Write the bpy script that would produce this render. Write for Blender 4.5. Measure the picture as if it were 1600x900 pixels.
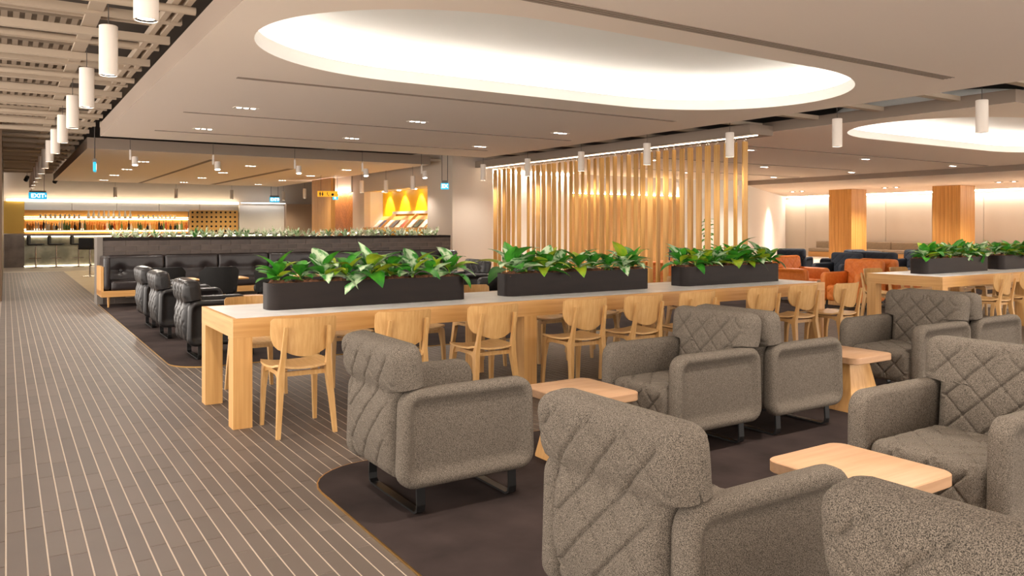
import bpy, bmesh, math, random
from mathutils import Vector, Matrix
random.seed(11)
PI = math.pi
S = bpy.context.scene
C = S.collection
for o in list(bpy.data.objects): bpy.data.objects.remove(o)

# ------------------------------------------------------------------ camera, world, exposure
FPX, VY, EYE = 1222.0, 353.0, 1.37            # focal length in pixels, horizon row, eye height (1600x900 frame)
YAW = math.atan(791 / FPX)
cd = bpy.data.cameras.new('camera'); cam = bpy.data.objects.new('camera', cd); C.objects.link(cam)
cam.location = (0, 0, EYE); cam.rotation_euler = (PI / 2, 0, -YAW)
cd.sensor_width = 36.0; cd.lens = 36.0 * FPX / 1600.0; cd.shift_y = -(450 - VY) / 1600.0
cd.clip_start = 0.05; cd.clip_end = 200
S.camera = cam
w = bpy.data.worlds.new('world'); S.world = w; w.use_nodes = True
w.node_tree.nodes['Background'].inputs[0].default_value = (1.0, 0.915, 0.83, 1)
w.node_tree.nodes['Background'].inputs[1].default_value = 2.6  # added warm fill light, entering where the unseen left side stays open
S.view_settings.view_transform = 'Standard'; S.view_settings.look = 'None'
S.view_settings.gamma = 1.0; S.view_settings.use_curve_mapping = False
S.view_settings.exposure = 1.12
S.cycles.max_bounces = 8; S.cycles.diffuse_bounces = 5; S.cycles.glossy_bounces = 3; S.cycles.sample_clamp_indirect = 6

FX, FY = math.sin(YAW), math.cos(YAW)
def PY(u, v, Y):                                # pixel -> point on the upright plane y = Y
    l = (u - 800) / FPX; d = Y / (FY - FX * l); return (FX + FY * l) * d, Y, EYE - (v - VY) / FPX * d
def PX(u, v, X):                                # pixel -> point on the upright plane x = X
    l = (u - 800) / FPX; d = X / (FX + FY * l); return X, (FY - FX * l) * d, EYE - (v - VY) / FPX * d
def px(x, y, z):                                # point -> pixel
    d = x * FX + y * FY; l = x * FY - y * FX
    return (800 + FPX * l / d, VY + FPX * (EYE - z) / d, d) if d > .05 else (None, None, d)

# ------------------------------------------------------------------ materials
def lin(c):
    return tuple((x / 255 / 12.92 if x / 255 <= .04045 else ((x / 255 + .055) / 1.055) ** 2.4) for x in c) + (1,)
MATS = {}
def mat(name, col, rough=.6, metal=0, col2=None, scale=(8, 8, 8), detail=3, bump=0, emit=None, power=0, spec=.5, lo=.35, hi=.65, coat=0, trans=0):
    m = bpy.data.materials.new(name); m.use_nodes = True; nt = m.node_tree; b = nt.nodes['Principled BSDF']
    b.inputs['Base Color'].default_value = lin(col); b.inputs['Roughness'].default_value = rough
    b.inputs['Metallic'].default_value = metal; b.inputs['Specular IOR Level'].default_value = spec
    b.inputs['Coat Weight'].default_value = coat; b.inputs['Transmission Weight'].default_value = trans
    if emit: b.inputs['Emission Color'].default_value = lin(emit); b.inputs['Emission Strength'].default_value = power
    if col2:
        tc = nt.nodes.new('ShaderNodeTexCoord'); mp = nt.nodes.new('ShaderNodeMapping'); n = nt.nodes.new('ShaderNodeTexNoise'); r = nt.nodes.new('ShaderNodeValToRGB')
        mp.inputs['Scale'].default_value = scale; n.inputs['Scale'].default_value = 1; n.inputs['Detail'].default_value = detail
        nt.links.new(tc.outputs['Object'], mp.inputs[0]); nt.links.new(mp.outputs[0], n.inputs['Vector']); nt.links.new(n.outputs[0], r.inputs[0])
        r.color_ramp.elements[0].position = lo; r.color_ramp.elements[1].position = hi
        r.color_ramp.elements[0].color = lin(col); r.color_ramp.elements[1].color = lin(col2)
        nt.links.new(r.outputs[0], b.inputs['Base Color'])
        if bump:
            bp = nt.nodes.new('ShaderNodeBump'); bp.inputs['Strength'].default_value = bump; bp.inputs['Distance'].default_value = .003
            nt.links.new(n.outputs[0], bp.inputs['Height']); nt.links.new(bp.outputs[0], b.inputs['Normal'])
    MATS[name] = m; return m
def per_object(m, amount):                      # each piece a little lighter or darker than its neighbours
    nt = m.node_tree; b = nt.nodes['Principled BSDF']; src = b.inputs['Base Color']
    oi = nt.nodes.new('ShaderNodeObjectInfo'); mr = nt.nodes.new('ShaderNodeMapRange'); h = nt.nodes.new('ShaderNodeHueSaturation')
    mr.inputs['To Min'].default_value = 1 - amount; mr.inputs['To Max'].default_value = 1 + amount
    nt.links.new(oi.outputs['Random'], mr.inputs[0]); nt.links.new(mr.outputs[0], h.inputs['Value'])
    if src.links: nt.links.new(src.links[0].from_socket, h.inputs['Color'])
    else: h.inputs['Color'].default_value = src.default_value
    nt.links.new(h.outputs[0], src)
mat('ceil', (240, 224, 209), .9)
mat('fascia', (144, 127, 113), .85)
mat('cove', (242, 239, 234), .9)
mat('slab', (92, 80, 70), .95)
mat('steelpaint', (182, 164, 144), .6)
mat('tray', (150, 133, 115), .6)
mat('pendant', (232, 220, 208), .5)
mat('cable', (70, 62, 56), .6)
mat('lens', (255, 250, 240), .4, emit=(255, 246, 232), power=14)
mat('led', (255, 255, 255), .4, emit=(255, 250, 244), power=4.3)
mat('ledwarm', (255, 240, 215), .4, emit=(255, 232, 195), power=6)
mat('grout', (192, 175, 156), .85)
mat('tile', (94, 82, 73), .5, col2=(84, 73, 65), scale=(2.2, 2.2, 2.2), detail=6, lo=.3, hi=.7); per_object(MATS['tile'], .10)
mat('floor_grey', (150, 138, 122), .35, col2=(128, 117, 103), scale=(.6, .6, .6))
mat('floor_plank', (150, 132, 100), .45, col2=(132, 114, 84), scale=(1.2, 9, 1))
mat('carpet', (44, 36, 34), .98, col2=(64, 53, 50), scale=(3.2, 3.2, 3.2), detail=10, lo=.3, hi=.75, bump=.25, spec=.1)
mat('brass', (190, 150, 86), .35, 1)
for ax, sc in (('x', (1.6, 42, 42)), ('y', (42, 1.6, 42)), ('z', (42, 42, 1.6))):
    mat('oak_' + ax, (206, 158, 96), .45, col2=(184, 134, 74), scale=sc, detail=5, lo=.3, hi=.7)
mat('chairwood_y', (208, 168, 114), .42, col2=(190, 148, 94), scale=(60, 3, 60), detail=4, lo=.3, hi=.7)
mat('chairwood_z', (200, 158, 102), .42, col2=(180, 136, 80), scale=(60, 60, 3), detail=4, lo=.3, hi=.7)
mat('tabletop_pale', (176, 138, 104), .5, col2=(164, 126, 92), scale=(3, 50, 50), detail=4, lo=.3, hi=.7)
mat('whitetile', (240, 238, 236), .3, col2=(226, 223, 222), scale=(5, 5, 5), detail=5)
mat('greygrout', (176, 172, 172), .7)
mat('slat', (204, 156, 86), .42, col2=(176, 126, 60), scale=(34, 34, 1.5), detail=5, lo=.3, hi=.7)
mat('planter', (28, 21, 19), .5, col2=(34, 26, 23), scale=(3, 3, 20), spec=.18)
mat('soil', (70, 42, 26), .95, col2=(118, 74, 46), scale=(70, 70, 70), detail=4, bump=.8)
mat('leaf_green', (30, 108, 30), .3, col2=(78, 160, 46), scale=(9, 26, 9), spec=.6)
mat('leaf_pale', (58, 134, 50), .34, col2=(206, 224, 186), scale=(13, 34, 13), detail=4, lo=.42, hi=.55, spec=.6)
mat('leaf_lime', (104, 162, 36), .36, col2=(186, 188, 44), scale=(8, 20, 8), spec=.6)
mat('leaf_ivory', (240, 242, 222), .4, col2=(140, 176, 104), scale=(22, 40, 22), lo=.48, hi=.6)
mat('fab_grey', (48, 44, 39), .95, col2=(126, 115, 103), scale=(420, 420, 420), detail=2, lo=.36, hi=.64, bump=.5, spec=.15)
mat('fab_black', (22, 20, 20), .38, col2=(30, 27, 27), scale=(30, 30, 30), bump=.1)
mat('fab_orange', (200, 106, 34), .5, col2=(212, 120, 46), scale=(20, 20, 20))
mat('fab_navy', (28, 32, 42), .8, col2=(44, 50, 62), scale=(120, 120, 120))
mat('fab_tub', (20, 19, 18), .85, col2=(28, 26, 25), scale=(90, 90, 90))
mat('fab_taupe', (166, 150, 130), .85, col2=(132, 118, 102), scale=(60, 60, 60))
mat('leather', (38, 32, 32), .3, col2=(46, 39, 39), scale=(14, 14, 14), bump=.1)
mat('blacksteel', (24, 23, 23), .4, .3)
mat('chrome', (200, 196, 190), .2, 1)
mat('darkbrick', (88, 75, 67), .4, col2=(76, 64, 57), scale=(6, 6, 6)); per_object(MATS['darkbrick'], .12)
mat('brickjoint', (140, 123, 110), .8)
mat('walnut', (96, 68, 44), .5, col2=(82, 58, 38), scale=(20, 20, 1))
mat('wall_taupe', (204, 190, 176), .85)
mat('wall_white', (226, 220, 212), .8)
mat('wall_brown', (182, 156, 134), .85)
mat('wall_clad', (206, 194, 180), .6, col2=(196, 183, 168), scale=(.5, .5, .3))
mat('yellowwall', (250, 192, 0), .5)
mat('columnwood', (200, 146, 76), .45, col2=(180, 124, 58), scale=(26, 26, .8), detail=4)
mat('herring', (206, 138, 62), .45, col2=(184, 116, 46), scale=(16, 16, 16)); per_object(MATS['herring'], .12)
mat('goldpanel', (206, 168, 84), .38, .75)
mat('steelpanel', (176, 172, 166), .3, .85)
mat('pegwood', (214, 166, 92), .5)
mat('hole', (26, 20, 16), .8)
mat('stone', (84, 74, 68), .6, col2=(112, 100, 92), scale=(2.4, 2.4, 2.4), detail=8)
mat('marble', (150, 148, 132), .5, col2=(112, 112, 98), scale=(3, 3, 3), detail=8)
mat('exitteal', (40, 165, 196), .4, emit=(30, 150, 190), power=.7)
mat('exitwhite', (255, 255, 255), .4, emit=(255, 255, 255), power=.9)
mat('signyellow', (240, 180, 44), .5, emit=(240, 170, 30), power=.35)
mat('signblack', (26, 22, 18), .6)
mat('signgrey', (120, 112, 104), .5)
mat('paper', (240, 236, 230), .6)
for i, c in enumerate([(86, 110, 60), (60, 44, 30), (196, 92, 40), (226, 176, 96), (238, 226, 204), (120, 150, 80), (40, 34, 30), (214, 138, 58)]):
    mat('bottle%d' % i, c, .15, spec=.7)
mat('glassy', (236, 232, 222), .1, spec=.8)
for i, c in enumerate([(70, 96, 150), (226, 222, 216), (176, 60, 60), (90, 90, 96), (210, 190, 150), (60, 76, 66)]): mat('cover%d' % i, c, .4)
M = MATS

# ------------------------------------------------------------------ mesh helpers
class MB:
    def __init__(s): s.v = []; s.f = []
    def add(s, vs, fs):
        n = len(s.v); s.v += [tuple(p) for p in vs]; s.f += [tuple(i + n for i in f) for f in fs]; return s
    def box(s, a, b):
        (x0, y0, z0), (x1, y1, z1) = a, b
        return s.add([(x0, y0, z0), (x1, y0, z0), (x1, y1, z0), (x0, y1, z0), (x0, y0, z1), (x1, y0, z1), (x1, y1, z1), (x0, y1, z1)],
                     [(0, 3, 2, 1), (4, 5, 6, 7), (0, 1, 5, 4), (1, 2, 6, 5), (2, 3, 7, 6), (3, 0, 4, 7)])
    def cyl(s, p, q, r, r2=None, n=12):
        p, q = Vector(p), Vector(q); r2 = r if r2 is None else r2; d = (q - p).normalized()
        a = d.orthogonal().normalized(); b = d.cross(a)
        vs = [p + (a * math.cos(2 * PI * i / n) + b * math.sin(2 * PI * i / n)) * r for i in range(n)] + [q + (a * math.cos(2 * PI * i / n) + b * math.sin(2 * PI * i / n)) * r2 for i in range(n)]
        return s.add(vs, [(i, (i + 1) % n, n + (i + 1) % n, n + i) for i in range(n)] + [tuple(range(n - 1, -1, -1)), tuple(range(n, 2 * n))])
    def lathe(s, prof, n=10):                   # prof: (radius, z)
        vs = [(r * math.cos(2 * PI * i / n), r * math.sin(2 * PI * i / n), z) for r, z in prof for i in range(n)]
        fs = [(k * n + i, k * n + (i + 1) % n, (k + 1) * n + (i + 1) % n, (k + 1) * n + i) for k in range(len(prof) - 1) for i in range(n)]
        return s.add(vs, fs + [tuple(range(n - 1, -1, -1)), tuple(range((len(prof) - 1) * n, len(prof) * n))])
    def loops(s, L, cap0=True, cap1=True):      # bridge closed rings of equal length
        n = len(L[0]); vs = [p for r in L for p in r]
        fs = [(k * n + i, k * n + (i + 1) % n, (k + 1) * n + (i + 1) % n, (k + 1) * n + i) for k in range(len(L) - 1) for i in range(n)]
        if cap0: fs.append(tuple(range(n - 1, -1, -1)))
        if cap1: fs.append(tuple(range((len(L) - 1) * n, len(L) * n)))
        return s.add(vs, fs)
    def sweep(s, pts, secs):                    # square bar through points, secs = (half x, half y) at each
        return s.loops([[(p[0] + a * sx, p[1] + b * sy, p[2]) for a, b in ((-1, -1), (1, -1), (1, 1), (-1, 1))] for p, (sx, sy) in zip(pts, secs)])
    def rbox(s, c, size, r, step=.03, disp=None, warp=None):   # box with rounded edges, faces gridded; disp(p, n) moves points along the normal
        hx = [d / 2 for d in size]; cnt = [max(4, int(d / step)) for d in size]; idx = {}; vs = []; fs = []
        def line(k):
            n = cnt[k]; h = hx[k]; rr = min(r, h)
            if h - rr < 1e-6: return [-h + 2 * h * i / n for i in range(n + 1)]
            m = 3; a = [-h + rr * (1 - math.cos(PI / 2 * i / m)) for i in range(m)]
            nn = max(2, n); mid = [-(h - rr) + 2 * (h - rr) * i / nn for i in range(nn + 1)]
            return a + mid + [-x for x in reversed(a)]
        ls = [line(k) for k in range(3)]
        def vert(p):
            key = tuple(round(x, 6) for x in p)
            if key in idx: return idx[key]
            q = [max(-(hx[k] - min(r, hx[k])), min(hx[k] - min(r, hx[k]), p[k])) for k in range(3)]
            d = Vector([p[k] - q[k] for k in range(3)])
            nr = d.normalized() if d.length > 1e-7 else Vector((0, 0, 0))
            o = Vector(q) + nr * r if d.length > 1e-7 else Vector(p)
            if warp: o = Vector(warp(o))
            if disp and nr.length: o = o + nr * disp(o, nr)
            idx[key] = len(vs); vs.append(tuple(o + Vector(c))); return idx[key]
        for k in range(3):
            i, j = (k + 1) % 3, (k + 2) % 3
            for sg in (-1, 1):
                for a in range(len(ls[i]) - 1):
                    for b in range(len(ls[j]) - 1):
                        q = []
                        for aa, bb in ((a, b), (a + 1, b), (a + 1, b + 1), (a, b + 1)):
                            p = [0, 0, 0]; p[k] = sg * hx[k]; p[i] = ls[i][aa]; p[j] = ls[j][bb]; q.append(vert(p))
                        fs.append(tuple(q) if sg > 0 else tuple(reversed(q)))
        return s.add(vs, fs)
    def shell(s, fn, nu, nv, off):              # sheet fn(u, v) thickened by the vector off(u, v)
        g = [[Vector(fn(i / nu, j / nv)) for j in range(nv + 1)] for i in range(nu + 1)]
        o = [[g[i][j] + Vector(off(i / nu, j / nv)) for j in range(nv + 1)] for i in range(nu + 1)]
        W = nv + 1; N = (nu + 1) * W
        vs = [p for r in g for p in r] + [p for r in o for p in r]; fs = []
        for i in range(nu):
            for j in range(nv):
                a, b, c_, d = i * W + j, (i + 1) * W + j, (i + 1) * W + j + 1, i * W + j + 1
                fs += [(a, b, c_, d), (N + d, N + c_, N + b, N + a)]
        rim = [i * W for i in range(nu + 1)] + [nu * W + j for j in range(1, W)] + [i * W + nv for i in range(nu - 1, -1, -1)] + [j for j in range(nv - 1, 0, -1)]
        for k in range(len(rim)):
            a, b = rim[k], rim[(k + 1) % len(rim)]; fs.append((b, a, N + a, N + b))
        return s.add(vs, fs)
    def mesh(s, name, m, smooth=True):
        me = bpy.data.meshes.new(name); me.from_pydata(s.v, [], s.f); me.materials.append(m)
        bm = bmesh.new(); bm.from_mesh(me); bmesh.ops.remove_doubles(bm, verts=bm.verts, dist=1e-6); bmesh.ops.recalc_face_normals(bm, faces=bm.faces); bm.to_mesh(me); bm.free()
        if smooth:
            me.polygons.foreach_set('use_smooth', [True] * len(me.polygons))
            try: me.set_sharp_from_angle(angle=math.radians(38))
            except Exception: pass
        return me
def obj(name, me, m=None, parent=None, loc=(0, 0, 0), rot=(0, 0, 0), sc=None):
    if isinstance(me, MB): me = me.mesh(name, m)
    o = bpy.data.objects.new(name, me); C.objects.link(o); o.location = loc; o.rotation_euler = rot
    if sc: o.scale = sc if hasattr(sc, '__len__') else (sc,) * 3
    if parent: o.parent = parent
    return o
def tag(o, label, cat, group=None, kind=None):
    o['label'] = label
    if cat: o['category'] = cat
    if group: o['group'] = group
    if kind: o['kind'] = kind
    return o
def thing(name, label, cat, loc=(0, 0, 0), rz=0, group=None):
    o = bpy.data.objects.new(name, None); C.objects.link(o); o.location = loc; o.rotation_euler = (0, 0, rz); o.empty_display_size = .1
    return tag(o, label, cat, group)
def dup(root, label, loc, rz=None, group=None, sc=None):
    def cp(a, par):
        b = a.copy(); C.objects.link(b); b.parent = par
        for ch in (KIDS[a.name] if a.name in KIDS else kids(a)): cp(ch, b)
        return b
    r = cp(root, None); r.location = loc
    if rz is not None: r.rotation_euler = (0, 0, rz)
    r['label'] = label
    if group: r['group'] = group
    if sc: r.scale = (sc,) * 3
    return r
KIDS = {}
def kids(a):
    KIDS[a.name] = list(a.children); return KIDS[a.name]
def struct(name, mb, m, label, parent=None):
    o = obj(name, mb, m, parent); o['kind'] = 'structure'; o['label'] = label; return o
def rrect(x0, x1, y0, y1, r, n=6):
    out = []
    for cx, cy, a0 in ((x1 - r, y1 - r, 0), (x0 + r, y1 - r, PI / 2), (x0 + r, y0 + r, PI), (x1 - r, y0 + r, 1.5 * PI)):
        out += [(cx + r * math.cos(a0 + PI / 2 * i / n), cy + r * math.sin(a0 + PI / 2 * i / n)) for i in range(n + 1)]
    return out
def spot(name, loc, power, parent=None, col=(1, .91, .81), size=140, blend=.9, rot=(0, 0, 0), rad=.06):
    l = bpy.data.lights.new(name, 'SPOT'); l.energy = power * 1.8; l.color = col; l.spot_size = math.radians(size); l.spot_blend = blend; l.shadow_soft_size = rad
    o = bpy.data.objects.new(name, l); C.objects.link(o); o.location = loc; o.rotation_euler = rot
    if parent: o.parent = parent
    return o
ORD = ['first', 'second', 'third', 'fourth', 'fifth', 'sixth', 'seventh', 'eighth', 'ninth', 'tenth', 'eleventh', 'twelfth', 'thirteenth', 'fourteenth', 'fifteenth', 'sixteenth']
def nth(i): return ORD[i] if i < len(ORD) else '%d%s' % (i + 1, 'th' if (i + 1) % 10 not in (1, 2, 3) or i + 1 in (11, 12, 13) else {1: 'st', 2: 'nd', 3: 'rd'}[(i + 1) % 10])

# ------------------------------------------------------------------ floor
ED = 1.35
fl = struct('floor', MB().box((-4, -5, -.2), (34, 36, -.0022)), M['grout'], 'grey plank-tile floor with pale joints running down the aisle')
TW, GAP = .0732, .0062
tiles = []                                      # (x0, y0, length)
def lay(xa, xb, ya, yb):
    i = xa
    while i < xb:
        rnd = random.Random(i * 7919 + 13); y = -2 - rnd.random() * .6
        while y < yb:
            L = rnd.choice((.3, .3, .6))
            if y + L > ya:
                a, b = max(y, ya), min(y + L, yb)
                if b - a > .03: tiles.append((i * TW, a, b - a))
            y += L
        i += 1
lay(-32, 20, .8, 27.2); lay(20, 190, 3.8, 8.4)
def tile_rank(t):
    u, v, d = px(t[0] + .036, t[1] + t[2] / 2, 0)
    if u is None or not (4 < u < 1596 and v < 895) or t[0] > 1.3: return 0
    return t[2] / d ** 3
order = sorted(range(len(tiles)), key=lambda k: -tile_rank(tiles[k]))
near = set(order[:300]); cache = {}; rest = MB()
def tile_geo(mb, x, y, L, e=.0008, h=.006):
    g = GAP / 2; gy = .0026; a = [(x + g, y + gy), (x + TW - g, y + gy), (x + TW - g, y + L - gy), (x + g, y + L - gy)]
    ins = [(x + g + e, y + gy + e), (x + TW - g - e, y + gy + e), (x + TW - g - e, y + L - gy - e), (x + g + e, y + L - gy - e)]
    mb.loops([[(p[0], p[1], -h) for p in a], [(p[0], p[1], -e) for p in a], [(p[0], p[1], 0) for p in ins]], cap0=False)
for k, (x, y, L) in enumerate(tiles):
    if k in near:
        key = round(L, 3)
        if key not in cache:
            mb = MB(); tile_geo(mb, 0, 0, L); cache[key] = mb.mesh('tile', M['tile'], False)
        obj('tile', cache[key], None, fl, (x, y, 0))
    else: tile_geo(rest, x, y, L)
o = obj('tile_field', rest.mesh('tile_field', M['tile'], False), None, fl); o['kind'] = 'stuff'
struct('floor_bar', MB().box((-2.4, 27.2, -.03), (12, 35, 0)), M['floor_grey'], 'smooth grey floor in front of the bar counter')
pl = struct('floor_planks', MB().box((ED, 16.6, -.03), (9, 27.2, -.002)), M['floor_plank'], 'pale plank floor behind the planted half wall')
def carpet(name, x0, x1, y0, y1, corner, label):
    r = .38
    pts = rrect(x0, x1, y0, y1, r, 8) if corner == 'all' else None
    cx = {'tl': [(x0 + r - r * math.cos(a), y1 - r + r * math.sin(a)) for a in [PI / 2 * i / 8 for i in range(9)]] + [(x1, y1), (x1, y0), (x0, y0)],
          'bl': [(x0, y1), (x1, y1), (x1, y0)] + [(x0 + r - r * math.sin(a), y0 + r - r * math.cos(a)) for a in [PI / 2 * i / 8 for i in range(9)]]}[corner]
    t = thing(name, label, 'carpet')
    MBp = MB().loops([[(x, y, .0005) for x, y in cx], [(x, y, .009) for x, y in cx]])
    obj('pile', MBp.mesh('pile', M['carpet'], False), None, t)
    n = len(cx); g = MB()
    mx, my = sum(p[0] for p in cx) / n, sum(p[1] for p in cx) / n
    def outp(p): return (p[0] + (.006 if p[0] > mx else -.006), p[1] + (.006 if p[1] > my else -.006))
    for i in range(n):
        a, b = cx[i], cx[(i + 1) % n]; A, B = outp(a), outp(b)
        g.add([(a[0], a[1], .009), (b[0], b[1], .009), (B[0], B[1], .009), (A[0], A[1], .009), (A[0], A[1], .0005), (B[0], B[1], .0005)], [(0, 1, 2, 3), (3, 2, 5, 4)])
    obj('edge_trim', g.mesh('edge_trim', M['brass'], False), None, t)
carpet('carpet', ED + .01, 13, -4.5, 4.27, 'tl', 'dark brown carpet with rounded corner under the grey armchairs')
carpet('carpet', ED, 25, 7.97, 15.25, 'bl', 'dark brown carpet under the black leather armchairs beyond the long table')

# ------------------------------------------------------------------ ceilings
ZC = 2.90
def stadium(x0, x1, y0, y1, off=0, n=44):
    r = (y1 - y0) / 2; cy = (y0 + y1) / 2; sq = 1.25     # ends a little longer than half circles
    out = [(x1 - r * sq + (r * sq + off) * math.sin(a), cy - (r + off) * math.cos(a)) for a in [PI * i / n for i in range(n + 1)]]
    return out + [(x0 + r * sq - (r * sq + off) * math.sin(a), cy + (r + off) * math.cos(a)) for a in [PI * i / n for i in range(n + 1)]]
def ceil_panel(name, x0, x1, y0, y1, z, h, label, holes=()):
    bm = bmesh.new()
    def ring(pts, zz): return [bm.verts.new((p[0], p[1], zz)) for p in pts]
    rect = [(x0, y0), (x1, y0), (x1, y1), (x0, y1)]
    edges = []; bot = ring(rect, z); top = ring(rect, z + h)
    for i in range(4):
        bm.faces.new((bot[i], bot[(i + 1) % 4], top[(i + 1) % 4], top[i]))
    edges += [bm.edges.get((bot[i], bot[(i + 1) % 4])) for i in range(4)]
    for hh in holes:
        r = ring(stadium(*hh), z); n = len(r); edges += [bm.edges.new((r[i], r[(i + 1) % n])) for i in range(n)]
    bmesh.ops.triangle_fill(bm, use_beauty=True, use_dissolve=False, edges=edges)
    for f_ in bm.faces: f_.material_index = 0
    for i in range(4):
        for f_ in bot[i].link_faces:
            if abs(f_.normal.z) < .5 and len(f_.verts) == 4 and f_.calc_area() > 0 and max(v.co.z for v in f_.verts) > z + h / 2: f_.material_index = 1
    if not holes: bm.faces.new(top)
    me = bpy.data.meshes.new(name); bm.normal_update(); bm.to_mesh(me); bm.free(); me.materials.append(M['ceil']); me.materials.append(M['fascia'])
    o = bpy.data.objects.new(name, me); C.objects.link(o); o['kind'] = 'structure'; o['label'] = label
    for hh in holes:
        a = lambda off, zz: [(p[0], p[1], zz) for p in stadium(*hh, off=off)]
        obj('cove_lip', MB().loops([a(0, z), a(0, z + .13), a(.20, z + .13)], False, False).mesh('cove_lip', M['cove']), None, o)
        obj('cove_recess', MB().loops([a(.20, z + .13), a(.21, z + .22), a(.16, z + .32), a(.04, z + .39), a(-.25, z + .43), a(-.6, z + .44)], False, True).mesh('cove_recess', M['cove']), None, o)
        obj('light_strip', MB().loops([a(.10, z + .135), a(.10, z + .16), a(.14, z + .16), a(.14, z + .135)], False, False).mesh('light_strip', M['led'], False), None, o)
    return o
p1 = ceil_panel('ceiling_main', ED, 9.0, -4.5, 15.0, ZC, .22, 'white dropped ceiling with long glowing oval recess above the dining table', [(1.66, 8.36, 4.75, 7.63)])
p2 = ceil_panel('ceiling_bar', ED, 8.9, 17.5, 30.6, ZC, .22, 'cream dropped ceiling between the half wall and the bar')
p3 = ceil_panel('ceiling_lounge', 10.45, 21.2, 4.72, 18.4, ZC, .16, 'dropped ceiling with second glowing oval recess over the orange chairs', [(10.95, 18.6, 5.25, 8.12)])
ceil_panel('ceiling_lounge_near', 10.9, 21.2, -4.5, 4.70, ZC, .16, 'dropped ceiling panel at the picture edge beyond the service gap')
ceil_panel('ceiling_soffit', 21.2, 34, -4.5, 36, 2.75, .35, 'lower soffit over the wood columns and taupe bench')
struct('ceiling_slab', MB().box((-4.2, -5, 3.85), (34, 36, 4.0)), M['slab'], 'dark concrete slab above the open service ceiling')
# open service ceiling over the aisle
sg = thing('ceiling_services', 'open ceiling of painted beams, pipes and perforated cable trays above the aisle', None); sg['kind'] = 'structure'
bme = MB().box((-4.2, -.035, -.035), (1.33, .035, .035)).mesh('beam', M['steelpaint'], False)
thin = MB().box((-4.2, -.02, -.02), (1.33, .02, .02)).mesh('thin_rail', M['steelpaint'], False)
pipe = MB().cyl((-4.2, 0, 0), (1.33, 0, 0), .035, n=10).mesh('pipe', M['steelpaint'])
tr = MB()
tr.box((-4.2, -.16, .06), (.60, -.15, .13)); tr.box((-4.2, .15, .06), (.60, .16, .13))
for i in range(52): tr.box((-4.2 + i * .0925, -.15, .06), (-4.2 + i * .0925 + .05, .15, .066))
trm = tr.mesh('cable_tray', M['tray'], False)
y = 3.2; k = 0
while y < 30.8:
    obj('beam' if k % 3 else 'pipe', bme if k % 3 else pipe, None, sg, (0, y, 3.16 + .05 * (k % 2)))
    if k % 2 == 0: obj('cable_tray', trm, None, sg, (0, y + .24, 3.22))
    obj('thin_rail', thin, None, sg, (0, y + .36 + .05 * (k % 3), 3.26))
    y += .62; k += 1
obj('main_beam', MB().box((.58, 1, 3.20), (.70, 31, 3.23)).box((.62, 1, 3.23), (.66, 31, 3.36)), M['steelpaint'], sg)
for x in (1.14, 1.24): obj('edge_rail', MB().box((x, 1, 3.19), (x + .05, 31, 3.26)), M['steelpaint'], sg)
obj('edge_rail', MB().box((-1.0, 1, 3.30), (-.94, 31, 3.4)), M['steelpaint'], sg)
# the gap between the two dropped ceilings
gp = thing('ceiling_gap_frames', 'pale cross frames spanning the dark service gap between two dropped ceilings', None); gp['kind'] = 'structure'
for i in range(14):
    obj('cross_frame', MB().box((9.0, 2.2 + i * 1.06, 3.0), (10.45, 2.32 + i * 1.06, 3.06)), M['steelpaint'], gp)
for i in range(9):
    obj('cross_frame', MB().box((8.9, 17.6 + i * 1.3, 3.0), (9.25, 17.75 + i * 1.3, 3.06)), M['steelpaint'], gp)
obj('edge_rail', MB().box((9.45, -4, 3.1), (9.52, 17, 3.16)), M['steelpaint'], gp)
obj('edge_rail', MB().box((1.4, 15.55, 3.12), (8.9, 15.65, 3.22)), M['steelpaint'], gp)
# linear slots
def slot(x0, x1, y, w, label, n=2, along='x', z=ZC, dark=(120, 106, 94)):
    t = thing('air_slot', label, 'air vent', (x0, y, z) if along == 'x' else (-y, x0, z), 0 if along == 'x' else PI / 2, 'ceiling air slots'); L = x1 - x0
    if 'slotdark' not in M: mat('slotdark', (146, 130, 116), .8)
    obj('throat', MB().box((0, -w / 2, -.002), (L, w / 2, .0)), M['slotdark'], t)
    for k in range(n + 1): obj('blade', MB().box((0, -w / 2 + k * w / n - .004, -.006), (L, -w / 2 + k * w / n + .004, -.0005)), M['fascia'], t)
slot(2.0, 8.2, 4.34, .11, 'wide linear air grille in front of the oval ceiling recess', 3)
slot(2.0, 8.2, 8.30, .07, 'linear air slot just behind the oval ceiling recess')
slot(2.0, 8.5, 11.2, .05, 'narrow air slot in main ceiling between two rows of downlights')
slot(2.0, 8.2, 13.6, .05, 'narrow air slot near the far edge of the main ceiling')
slot(18.9, 30.6, -4.0, .10, 'air slot running towards the bar, nearer the aisle', along='y')
slot(20.8, 30.2, -6.4, .16, 'wide pale air slot running towards the bar, nearer the magazine niche', along='y')
slot(11.8, 20.9, 10.1, .05, 'air slot in lounge ceiling just past the second oval recess')
slot(12.0, 19.5, 12.95, .05, 'second air slot in lounge ceiling past the oval recess')
slot(14.0, 20.9, 15.7, .05, 'third and farthest air slot in lounge ceiling')

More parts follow.
